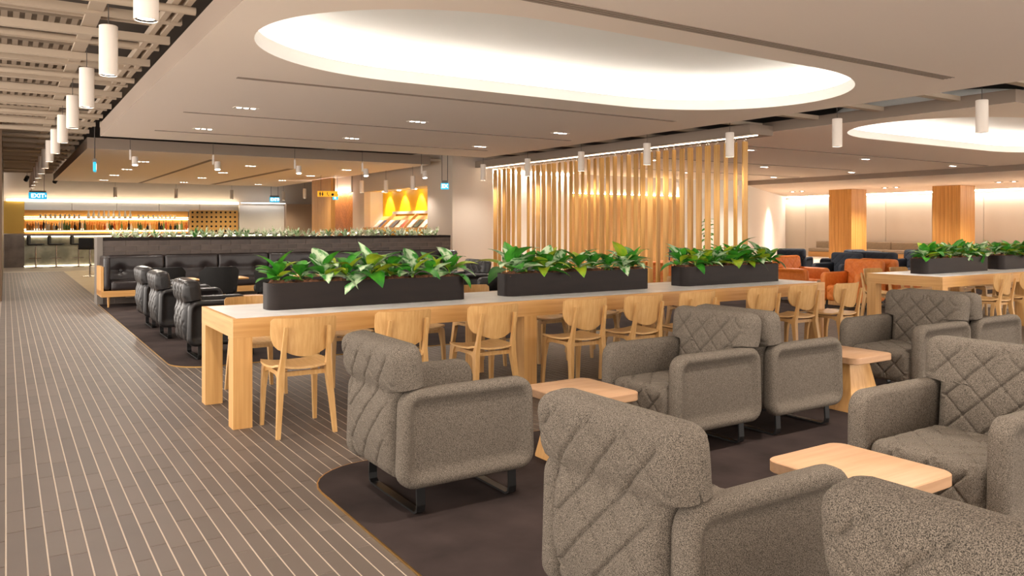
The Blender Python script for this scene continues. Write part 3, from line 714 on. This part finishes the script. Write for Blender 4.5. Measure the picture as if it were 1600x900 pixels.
# far taupe bench against the right wall
t = thing('wall_bench', 'long taupe upholstered bench along the far light-washed wall', 'bench', (30.75, 0, 0))
for i in range(20):
    obj('back_cushion', MB().rbox((0, 0, 0), (.16, 1.19, .46), .04, .12), M['fab_taupe'], t, (.32, -1.0 + i * 1.2, .46))
    obj('seat_cushion', MB().rbox((0, 0, 0), (.6, 1.19, .14), .04, .12), M['fab_taupe'], t, (-.02, -1.0 + i * 1.2, .30))
obj('plinth', MB().box((-.3, -1.6, 0), (.4, 22.4, .22)), M['oak_y'], t)

# ------------------------------------------------------------------ hanging slat screen
XS, SZ = 10.0, 2.83
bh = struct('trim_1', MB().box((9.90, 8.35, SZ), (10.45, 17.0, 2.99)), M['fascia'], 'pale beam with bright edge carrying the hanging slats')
obj('light_strip', MB().box((10.10, 8.40, SZ - .012), (10.14, 16.95, SZ)), M['ledwarm'], bh)
obj('track', MB().box((9.97, 8.40, SZ - .006), (10.03, 16.95, SZ)), M['pendant'], bh)
scr = thing('slat_screen', 'screen of vertical timber slats hanging on hooks from a pale beam', 'screen', (XS, 8.5, 0))
us = [(774, 6), (780.5, 4), (788, 5), (794.5, 5), (802, 4), (811, 8), (825.5, 3.5), (833.5, 3.5), (840.8, 6.5), (849.2, 6.2), (857.8, 7), (865.5, 7), (874.3, 3), (883.6, 3.5),
      (892.2, 4.2), (900.8, 6.2), (910.5, 3.5), (919.8, 4.2), (929.8, 3.5), (940, 7.6), (949.8, 5), (960.7, 5.8), (971.3, 2.6), (982.3, 6.6), (993.7, 6.4), (1004.2, 7.5), (1016, 9), (1028.2, 5.8),
      (1040.4, 9), (1053, 5), (1065.7, 7), (1078.6, 9), (1092, 9.6), (1105.8, 9.8), (1120, 9), (1134.2, 5), (1149.2, 4.2), (1164, 7.6)]
sl_me = MB().rbox((0, 0, 0), (.10, .026, 2.55), .004, .4).mesh('slat', M['slat'])
hk = MB().cyl((0, 0, 0), (0, 0, .05), .004, n=6); hkm = hk.mesh('hook', M['chrome'])
rg = MB()
for i in range(10):
    a, b = 2 * PI * i / 10, 2 * PI * (i + 1) / 10
    rg.cyl((.022 * math.cos(a), 0, .022 * math.sin(a)), (.022 * math.cos(b), 0, .022 * math.sin(b)), .004, n=6)
rgm = rg.mesh('ring', M['chrome'])
for i, (u, wpx) in enumerate(us):
    _, y_, _ = PX(u, 300, XS); d = px(XS, y_, 1)[2]
    view = math.atan2(y_, XS); al = math.acos(min(1, max(.26, wpx * d / FPX / .102))) * (1 if i % 2 else -1)
    s_ = obj('slat', sl_me, None, scr, (0, y_ - 8.5, 1.455), (0, 0, view + PI / 2 + al))
    obj('hook', hkm, None, s_, (0, 0, 1.32)); obj('ring', rgm, None, s_, (0, 0, 1.298))

# ------------------------------------------------------------------ lamps
body = MB().lathe([(.066, .0), (.07, .0), (.07, .40), (.066, .403), (.0, .404)], 24).mesh('body', M['pendant'])
bod2 = MB().loops([[(r * math.cos(2 * PI * i / 24), r * math.sin(2 * PI * i / 24), z) for i in range(24)] for r, z in ((.060, .03), (.062, .0), (.07, .0), (.07, .40), (.064, .405))], False, True).mesh('body', M['pendant'])
lensm = MB().lathe([(.0, .02), (.058, .02), (.058, .024), (0, .024)], 20).mesh('lens', M['lens'])
rimm = MB().loops([[(r * math.cos(2 * PI * i / 24), r * math.sin(2 * PI * i / 24), z) for i in range(24)] for r, z in ((.050, .012), (.0615, .004), (.0615, .03))], False, False).mesh('baffle', M['blacksteel'])
def pendant(x, y, z, ztop, label, group, power=22, sc=1.0, col=(1, .91, .81)):
    t = thing('pendant_lamp', label, 'pendant lamp', (x, y, z), 0, group)
    obj('body', bod2, None, t, sc=sc); obj('lens', lensm, None, t, sc=sc); obj('baffle', rimm, None, t, sc=sc)
    obj('cable', MB().cyl((0, 0, .40 * sc), (0, 0, ztop - z), .004, n=6), M['cable'], t)
    if power: spot('pendant_light', (0, 0, .008), power, t, size=150, blend=.8, col=col)
    return t
for i in range(14):
    pendant(.70, 3.05 + 2.03 * i, 2.59, 3.85, 'white cylinder pendant lamp over the aisle, %s from the camera' % ORD[i], 'aisle pendants', 34)
for i in range(8):
    pendant(9.6, 2.8 + 1.90 * i, 2.46, 3.85, 'slim white pendant lamp in the ceiling gap, %s from the picture edge' % ORD[i], 'ceiling gap pendants', 30, .95)
bp_ = [(180, 308), (275, 310), (362, 311), (443, 313)]
for i, (u, v) in enumerate(bp_):
    x, _, z = PY(u, v, 32.0); pendant(x, 32.0, z, 3.85, 'small pendant lamp over the bar counter, %s from the aisle' % ORD[i], 'bar pendants', 45, .9, (1, .82, .58))
for i, (u, v, X) in enumerate(((476, 310, 8.9), (565, 301, 8.6), (603, 301, 8.8), (645, 296, 8.8), (78, 330, .5))[:4]):
    _, y_, z = PX(u, v, X); pendant(X, y_, z, 3.85, 'slim pendant lamp before the magazine niche wall, %s from the bar' % ORD[i], 'niche wall pendants', 16, .85)
for i, (u, v, Y) in enumerate(((945, 299, 15.5), (1058, 303, 16.8), (1153, 306, 17.2))):
    x, _, z = PY(u, v, Y); pendant(x, Y, z, 2.9, 'pendant lamp glowing behind the slat screen, %s from its far end' % ORD[i], 'pendants behind slats', 18, .85)
# recessed ceiling downlights
dlf = MB().loops([[(p[0], p[1], z) for p in rrect(-a, a, -b, b, .03, 4)] for a, b, z in ((.16, .07, 0), (.16, .07, -.006), (.145, .055, -.006), (.14, .05, -.002))], False, False).mesh('frame', M['pendant'])
dll = MB().lathe([(0, -.004), (.032, -.004), (.032, -.001), (0, -.001)], 14).mesh('lamp', M['lens'])
dlb = MB().box((-.145, -.055, -.0025), (.145, .055, -.0005)).mesh('plate', M['signgrey'], False)
def downlight(x, y, z, label, group, power=40, col=(1, .91, .81), size=125):
    t = thing('ceiling_downlight', label, 'downlight', (x, y, z), 0, group)
    obj('frame', dlf, None, t); obj('plate', dlb, None, t)
    for k in (-1, 0, 1): obj('lamp', dll, None, t, (k * .09, 0, 0))
    spot('downlight_light', (0, 0, -.02), power, t, size=size, col=col, rad=.1)
DL = 'main ceiling downlights'
k = 0
for y_ in (10.4, 13.0):
    for x in (2.62, 5.08, 7.68):
        downlight(x, y_, ZC, 'recessed triple downlight in the main ceiling, %s past the oval recess' % ORD[k], DL, 70); k += 1
k = 0
for y_ in (2.2, -.6, -3.0):
    for x in (2.62, 5.08, 7.68):
        downlight(x, y_, ZC, 'recessed triple downlight on the camera side of the oval recess, %s' % nth(k), 'near main ceiling downlights', 95); k += 1
k = 0
for y_ in (20.4, 23.4, 26.3, 29.3):
    for x in (2.75, 5.25, 7.82):
        downlight(x, y_, ZC, 'recessed downlight in the cream bar ceiling, %s from the half wall' % nth(k), 'bar ceiling downlights', 62, (1, .80, .50)); k += 1
k = 0
for x in (12.6, 16.55, 20.3):
    for y_ in (10.65, 13.5, 16.2):
        downlight(x, y_, ZC, 'recessed downlight in the lounge ceiling, %s counting from the slat screen' % ORD[k], 'lounge ceiling downlights', 150); k += 1
for i, (x, y_) in enumerate(((12.8, 3.0), (16.5, 3.0), (13.5, -.5))): downlight(x, y_, ZC, 'recessed downlight in the ceiling panel at the picture edge, %s' % ORD[i], 'edge ceiling downlights', 90)
rdl = MB().lathe([(.0, -.012), (.10, -.012), (.13, -.004), (.13, 0)], 20).mesh('dish', M['signgrey'])
for i, (x, y_) in enumerate(((26.5, 20.0), (26.6, 16.15), (26.2, 12.1), (26.4, 8))):
    t = thing('twin_downlight', 'round twin downlight in the soffit before the far wall, %s from the angled wall' % ORD[i], 'downlight', (x, y_, 2.75), 0, 'soffit twin downlights')
    for s in (-1, 1): o = obj('dish', rdl, None, t, (0, s * .22, 0)); obj('lamp', dll, None, o, (0, 0, -.011), sc=1.4)
    spot('twin_light', (0, 0, -.05), 190, t, size=130)
# track spotlights under the far edge of the main ceiling
for i, (u, v) in enumerate(((211, 258), (340, 265), (467, 271), (572, 275), (664, 278))):
    x, _, z = PY(u, v, 17.0)
    t = thing('track_spotlight', 'small white adjustable spotlight hanging in the ceiling break, %s from the aisle' % ORD[i], 'spotlight', (x, 17.0, z), 0, 'track spotlights')
    obj('head', MB().cyl((0, 0, 0), (0, .03, .16), .06, n=16), M['pendant'], t); obj('lens', MB().cyl((0, -.001, -.004), (0, -.0005, 0), .05, n=16), M['lens'], t)
    obj('bracket', MB().box((-.10, .0, .10), (-.07, .04, .30)), M['pendant'], t); obj('stem', MB().cyl((-.085, .02, .3), (-.085, .02, 3.85 - z), .005, n=6), M['cable'], t)
    spot('track_light', (0, -.01, -.02), 75, t, size=85, rot=(-.75, 0, 0))
for i, (u, v) in enumerate(((40, 282), (85, 285))):
    x, _, z = PY(u, v, 31.0); t = thing('track_spotlight', 'black spotlight near the bar end of the aisle, %s' % ('by the timber wall' if i == 0 else 'by the cream ceiling edge'), 'spotlight', (x, 31.0, z), 0, 'track spotlights')
    obj('head', MB().cyl((0, 0, 0), (.06, -.1, .12), .07, n=12), M['blacksteel'], t); obj('stem', MB().cyl((.04, -.05, .1), (.04, -.05, 3.85 - z), .008, n=6), M['cable'], t)

# ------------------------------------------------------------------ signs
def text(s_, size, m, parent, loc, rot):
    cu = bpy.data.curves.new('lettering', 'FONT'); cu.body = s_; cu.size = size; cu.align_x = 'CENTER'; cu.align_y = 'CENTER'; cu.extrude = .002; cu.offset = .004; cu.materials.append(m)
    tmp = bpy.data.objects.new('lettering', cu); C.objects.link(tmp); dg = bpy.context.evaluated_depsgraph_get(); me = bpy.data.meshes.new_from_object(tmp.evaluated_get(dg)); bpy.data.objects.remove(tmp); o = bpy.data.objects.new('lettering', me); C.objects.link(o); o['kind'] = 'stuff'; o.parent = parent; o.location = loc; o.rotation_euler = rot; return o
def exit_sign(x, y, z, rz, w_, label, s_='EXIT', h=.2):
    t = thing('exit_sign', label, 'exit sign', (x, y, z), rz, 'hanging exit signs')
    obj('panel', MB().rbox((0, 0, 0), (w_, .05, h), .012, .2), M['exitteal'], t)
    obj('housing', MB().box((-w_ / 2 + .02, -.03, h / 2), (w_ / 2 - .02, .03, h / 2 + .06)), M['signgrey'], t)
    for s in (-1, 1): obj('hanger', MB().cyl((s * w_ * .35, 0, h / 2 + .05), (s * w_ * .35, 0, 3.85 - z), .008, n=6), M['cable'], t)
    text(s_, h * .82, M['exitwhite'], t, (0, -.027, 0), (PI / 2, 0, 0))
    if s_ == 'EXIT': obj('arrow', MB().add([(w_ * .40, -.028, .045), (w_ * .40, -.028, -.045), (w_ * .47, -.028, 0)], [(0, 1, 2)]), M['exitwhite'], t)
x, _, z = PY(59, 306, 31.5); exit_sign(x, 31.5, z, 0, .54, 'teal EXIT sign hanging above the bar at the aisle end', 'EXIT', .24)
x, _, z = PY(429, 312, 32.5); exit_sign(x, 32.5, z, 0, .40, 'teal EXIT sign hanging before the white wall panel', 'EXIT', .21)
_, y_, z = PX(148, 261, 1.38); exit_sign(1.38, y_, z, PI / 2 - .1, .34, 'teal exit sign seen edge-on at the corner of the main ceiling', 'EXIT', .17)
x, _, z = PY(524, 309, 23.2); exit_sign(x, 23.2, z, -PI / 2 + 1.0, .17, 'tiny teal exit sign under the yellow restroom sign', 'E', .13)
x, _, z = PY(695, 291, 16.6); exit_sign(x, 16.6, z, -.5, .19, 'teal exit sign hanging before the corner of the taupe wall block', 'EX', .15)
x, _, z = PY(512, 303, 22.9)
t = thing('restroom_sign', 'yellow hanging sign with black restroom pictograms on the oak column', 'sign', (x, 22.9, z), -.45)
obj('panel', MB().box((-.30, -.03, -.085), (.30, .03, .085)), M['signyellow'], t)
def person_icon(mb, cx, skirt, s_=1.0):
    mb.lathe([(0, 0)] * 2, 3) if False else None
    mb.add([(cx + .016 * s_ * math.cos(a), -.033, .050 + .016 * s_ * math.sin(a)) for a in [2 * PI * i / 10 for i in range(10)]], [tuple(range(10))])
    a, b = (.014, .034) if skirt else (.028, .02)
    mb.add([(cx - a, -.033, .03), (cx + a, -.033, .03), (cx + b, -.033, -.02), (cx - b, -.033, -.02)], [(0, 1, 2, 3)]); mb.add([(cx - .014, -.033, -.02), (cx + .014, -.033, -.02), (cx + .014, -.033, -.065), (cx - .014, -.033, -.065)], [(0, 1, 2, 3)])
ic = MB(); person_icon(ic, -.22, False); person_icon(ic, -.15, True)
ic.add([(-.02, -.033, .05), (0, -.033, .05), (.0, -.033, -.01), (.05, -.033, -.06), (.03, -.033, -.065), (-.02, -.033, -.01)], [(0, 1, 2, 3, 4, 5)])
ic.add([(.15 + .04 * math.cos(a), -.033, -.02 + .04 * math.sin(a)) for a in [2 * PI * i / 12 for i in range(12)]], [tuple(range(12))])
obj('pictograms', ic.mesh('pictograms', M['signblack'], False), None, t)
for s in (-1, 1): obj('hanger', MB().cyl((s * .2, 0, .085), (s * .2, 0, 3.0 - z + .5), .006, n=6), M['cable'], t)

# ------------------------------------------------------------------ bar
b0, b1 = PY(38, 0, 30.5)[0], 9.0
bar = thing('bar_counter', 'bar counter with dark stone end and lit marble front', 'bar counter', (0, 30.5, 0))
obj('end_block', MB().box((-.05, -.02, 0), (b0, .7, 1.09)), M['stone'], bar)
obj('front_panel', MB().box((b0, .18, 0), (b1, .26, 1.0)), M['marble'], bar)
obj('worktop', MB().box((b0, -.05, 1.04), (b1, .75, 1.10)), M['stone'], bar)
obj('light_strip', MB().box((b0, .13, 1.005), (b1, .16, 1.03)), M['ledbar'], bar)
obj('foot_light', MB().box((b0, .15, .02), (b1, .17, .035)), M['ledbar'], bar)
g0, s0, s1, p1_ = wb(10, 0)[0], wb(38, 0)[0], wb(294, 0)[0], wb(372, 0)[0]
bs = thing('back_bar_shelf', 'tall lit back bar of gold and steel panels with two glass-lit shelves', 'shelf unit', (0, YB, 0))
obj('gold_panel', MB().box((g0 - .1, -.02, 1.1), (s0, .1, 2.26)), M['goldpanel'], bs)
for i in range(5): obj('steel_panel', MB().box((s0 + (p1_ - s0) * i / 5 + .008, .02, 1.95), (s0 + (p1_ - s0) * (i + 1) / 5 - .008, .1, 2.26)), M['steelpanel'], bs)
obj('back_panel', MB().box((s0, .05, 1.05), (s1, .11, 1.95)), M['pegwood'], bs)
z1, z2 = wb(100, 340)[2], wb(100, 359)[2]
for z in (z1, z2):
    obj('shelf', MB().box((s0, -.26, z - .035), (s1, .05, z)), M['goldpanel'], bs)
    obj('shelf_light', MB().box((s0, .01, z - .06), (s1, .04, z - .036)), M['ledbar'], bs); obj('shelf_light', MB().box((s0, .03, z + .001), (s1, .045, z + .03)), M['ledbar'], bs)
obj('top_light', MB().box((g0, -.10, 2.27), (p1_, -.04, 2.34)), M['ledbar'], bs)
obj('ledge', MB().box((g0, -.3, 1.04), (s1, .05, 1.07)), M['goldpanel'], bs)
pg = obj('wine_panel', MB().box((s1 + .06, 0, 1.02), (p1_ - .02, .08, 2.0)), M['pegwood'], bs, (0, -.06, 0)); pg['label'] = 'timber panel drilled with rows of round dark bottle holes'
hm = MB().cyl((0, -.004, 0), (0, .001, 0), .042, n=12).mesh('bottle_hole', M['hole'])
for i in range(10):
    for j in range(5):
        x, _, z = wb(300.5 + i * 7.35, 332 + j * 7.2); obj('bottle_hole', hm, None, pg, (x, 0, z))
prof = [[(.036, 0), (.038, .01), (.038, .19), (.014, .25), (.013, .32), (.016, .32), (.016, .335)], [(.045, 0), (.045, .15), (.03, .19), (.014, .21), (.014, .27), (.018, .28)],
        [(.034, 0), (.036, .2), (.03, .24), (.013, .28), (.013, .34)], [(.05, 0), (.05, .13), (.02, .18), (.015, .24), (.02, .25)]]
bmesh_ = {}
cn = ['green', 'dark brown', 'red-orange', 'honey', 'cream', 'light green', 'black', 'amber']
for i in range(66):
    ci = random.choice((0, 1, 2, 3, 3, 4, 4, 5, 6, 6, 7, 7)); pi_ = random.randrange(4); key = (ci, pi_)
    if key not in bmesh_: bmesh_[key] = MB().lathe(prof[pi_], 10).mesh('liquor_bottle', M['bottle%d' % ci])
    o = obj('liquor_bottle', bmesh_[key], None, None, (s0 + .10 + (s1 - s0 - .2) * i / 65, YB - .13, z2), sc=random.uniform(.9, 1.1))
    tag(o, '%s liquor bottle on the lower bar shelf, %s from the gold panel' % (cn[ci], nth(i)), 'bottle', 'bottles on the lower bar shelf')
gm = MB().lathe([(.034, 0), (.04, .10), (.038, .10), (.032, .008)], 12).mesh('drinking_glass', M['glassy'])
cm_ = MB().lathe([(.055, 0), (.06, .03), (.05, .12), (.026, .19), (.03, .27), (.036, .28), (.026, .27)], 12).mesh('glass_carafe', M['glassy'])
for i, u in enumerate((63, 71, 79, 86, 94, 101, 108, 116, 123)): tag(obj('drinking_glass', gm, None, None, (wb(u, 0)[0], YB - .12, z1), sc=1.15), 'clear tumbler on the upper bar shelf before the carafes, %s along' % ORD[i], 'glass', 'tumblers on the bar shelf')
for i, u in enumerate((138, 146, 154, 162, 169, 177, 186, 195, 203)): tag(obj('glass_carafe', cm_, None, None, (wb(u, 0)[0], YB - .12, z1), sc=1.0), 'tall clear carafe on the upper bar shelf, %s from the gold panel' % ORD[i], 'carafe', 'carafes on the bar shelf')
for i, u in enumerate((216, 223, 231, 239, 246, 252, 258, 265, 272)): tag(obj('drinking_glass', gm, None, None, (wb(u, 0)[0], YB - .12, z1), sc=1.15), 'clear tumbler on the upper bar shelf past the carafes, %s along' % ORD[i], 'glass', 'tumblers on the bar shelf')
def stool():
    t = thing('bar_stool', 'x', 'bar stool', (0, 0, 0), 0, 'bar stools')
    obj('seat', MB().rbox((0, .02, .76), (.42, .40, .05), .02, .1), M['fab_tub'], t)
    obj('backrest', MB().rbox((-.20, 0, .90), (.06, .40, .30), .025, .1), M['fab_tub'], t)
    obj('post', MB().cyl((0, 0, .02), (0, 0, .735), .025), M['chrome'], t); obj('base', MB().lathe([(.21, 0), (.21, .012), (.04, .03)], 20), M['chrome'], t)
    obj('footrest', MB().box((-.17, -.13, .30), (.17, -.10, .325)).box((-.02, -.13, .30), (.02, 0, .325)), M['chrome'], t)
    return t
st = stool()
for i, (u, rz) in enumerate(((56, -.2), (88, -.2), (123, -.25))):
    x = PY(u, 0, 29.9)[0]; lab = 'black bar stool with chrome post at the lit counter, %s from the dark stone end' % ORD[i]
    if i == 0: st.location = (x, 29.9, 0); st.rotation_euler = (0, 0, rz); st['label'] = lab
    else: dup(st, lab, (x, 29.9, 0), rz)
dup(st, 'black bar stool half hidden by the end of the dark tiled half wall', (PY(141, 0, 24)[0], 24.0, 0), 1.0)
for i, u in enumerate((184, 207, 230, 253)):
    x, _, _ = PY(u, 0, 21.0)
    t = thing('lounge_chair', 'brown leather chair back rising behind the half wall plants, %s from the aisle' % ORD[i], 'chair', (x, 21.0, 0), 0, 'brown chairs behind the half wall')
    if 'brownleather' not in M: mat('brownleather', (112, 60, 34), .5)
    obj('backrest', MB().rbox((0, 0, 1.0), (.27, .08, .34), .03, .1), M['brownleather'], t); obj('seat', MB().rbox((0, .22, .74), (.27, .42, .08), .03, .1), M['brownleather'], t)
    for sx in (-1, 1):
        for sy in (0, 1): obj('leg', MB().cyl((sx * .12, sy * .38 + .03, 0), (sx * .11, sy * .36 + .04, .71 if sy else .9), .014), M['oak_z'], t)

# ------------------------------------------------------------------ magazine niche
t = thing('magazine_shelf', 'oak shelf with sloped racks inside the yellow niche', 'shelf', (XN, 0, 0))
zs = 1.32
obj('shelf', MB().box((-.06, n0 + .02, zs - .06), (.6, n1 - .02, zs)), M['oak_y'], t)
obj('rack_back', MB().loops([[(.12, y_, zs), (.46, y_, zs + .34), (.5, y_, zs + .34), (.5, y_, zs)] for y_ in (n0 + .05, n1 - .4)]), M['oak_y'], t)
for k in (1.5, 5.5): yy = n1 - .62 - k * (n1 - n0 - .8) / 9 - .025; obj('divider', MB().loops([[(.0, y_, zs), (.42, y_, zs + .40), (.5, y_, zs + .40), (.4, y_, zs)] for y_ in (yy, yy + .05)]), M['oak_z'], t)
obj('upper_rail', MB().box((.54, n0 + .02, 1.72), (.61, n1 - .9, 1.80)), M['wall_white'], t)
mg = MB().box((-.006, -.14, 0), (.006, .14, .30))
names = ['blue', 'white', 'red', 'grey', 'beige', 'dark green']
for i in range(9):
    ci = (1, 0, 1, 3, 1, 2, 1, 5, 1)[i]; yy = n1 - .62 - i * (n1 - n0 - .8) / 9
    o = obj('magazine', mg.mesh('magazine', M['cover%d' % ci], False), None, None, (XN + .11 - .01, yy, zs + .012), (0, PI / 4 + .02, 0))
    tag(o, '%s magazine leaning on the niche rack, %s from the oak column' % (names[ci], ORD[i]), 'magazine', 'magazines in the niche')

# ------------------------------------------------------------------ tall plant behind the slats
x, _, _ = PY(1106, 0, 17.6)
t = thing('tall_plant', 'tall dark leafy plant in a white wall seen between the last slats', 'plant', (x, 17.6, 0))
obj('pot', MB().lathe([(.18, 0), (.22, .4), (.2, .4), (.17, .35)], 18), M['planter'], t)
obj('trunk', MB().cyl((0, 0, .35), (.02, 0, 1.3), .03, .02), M['columnwood'], t)
for k in range(26):
    obj('leaf', random.choice(LEAVES['leaf_green']), None, t, (0, 0, .6 + .04 * k), (random.uniform(-.3, .3), -random.uniform(-.2, .9), k * 2.4), 1.6)
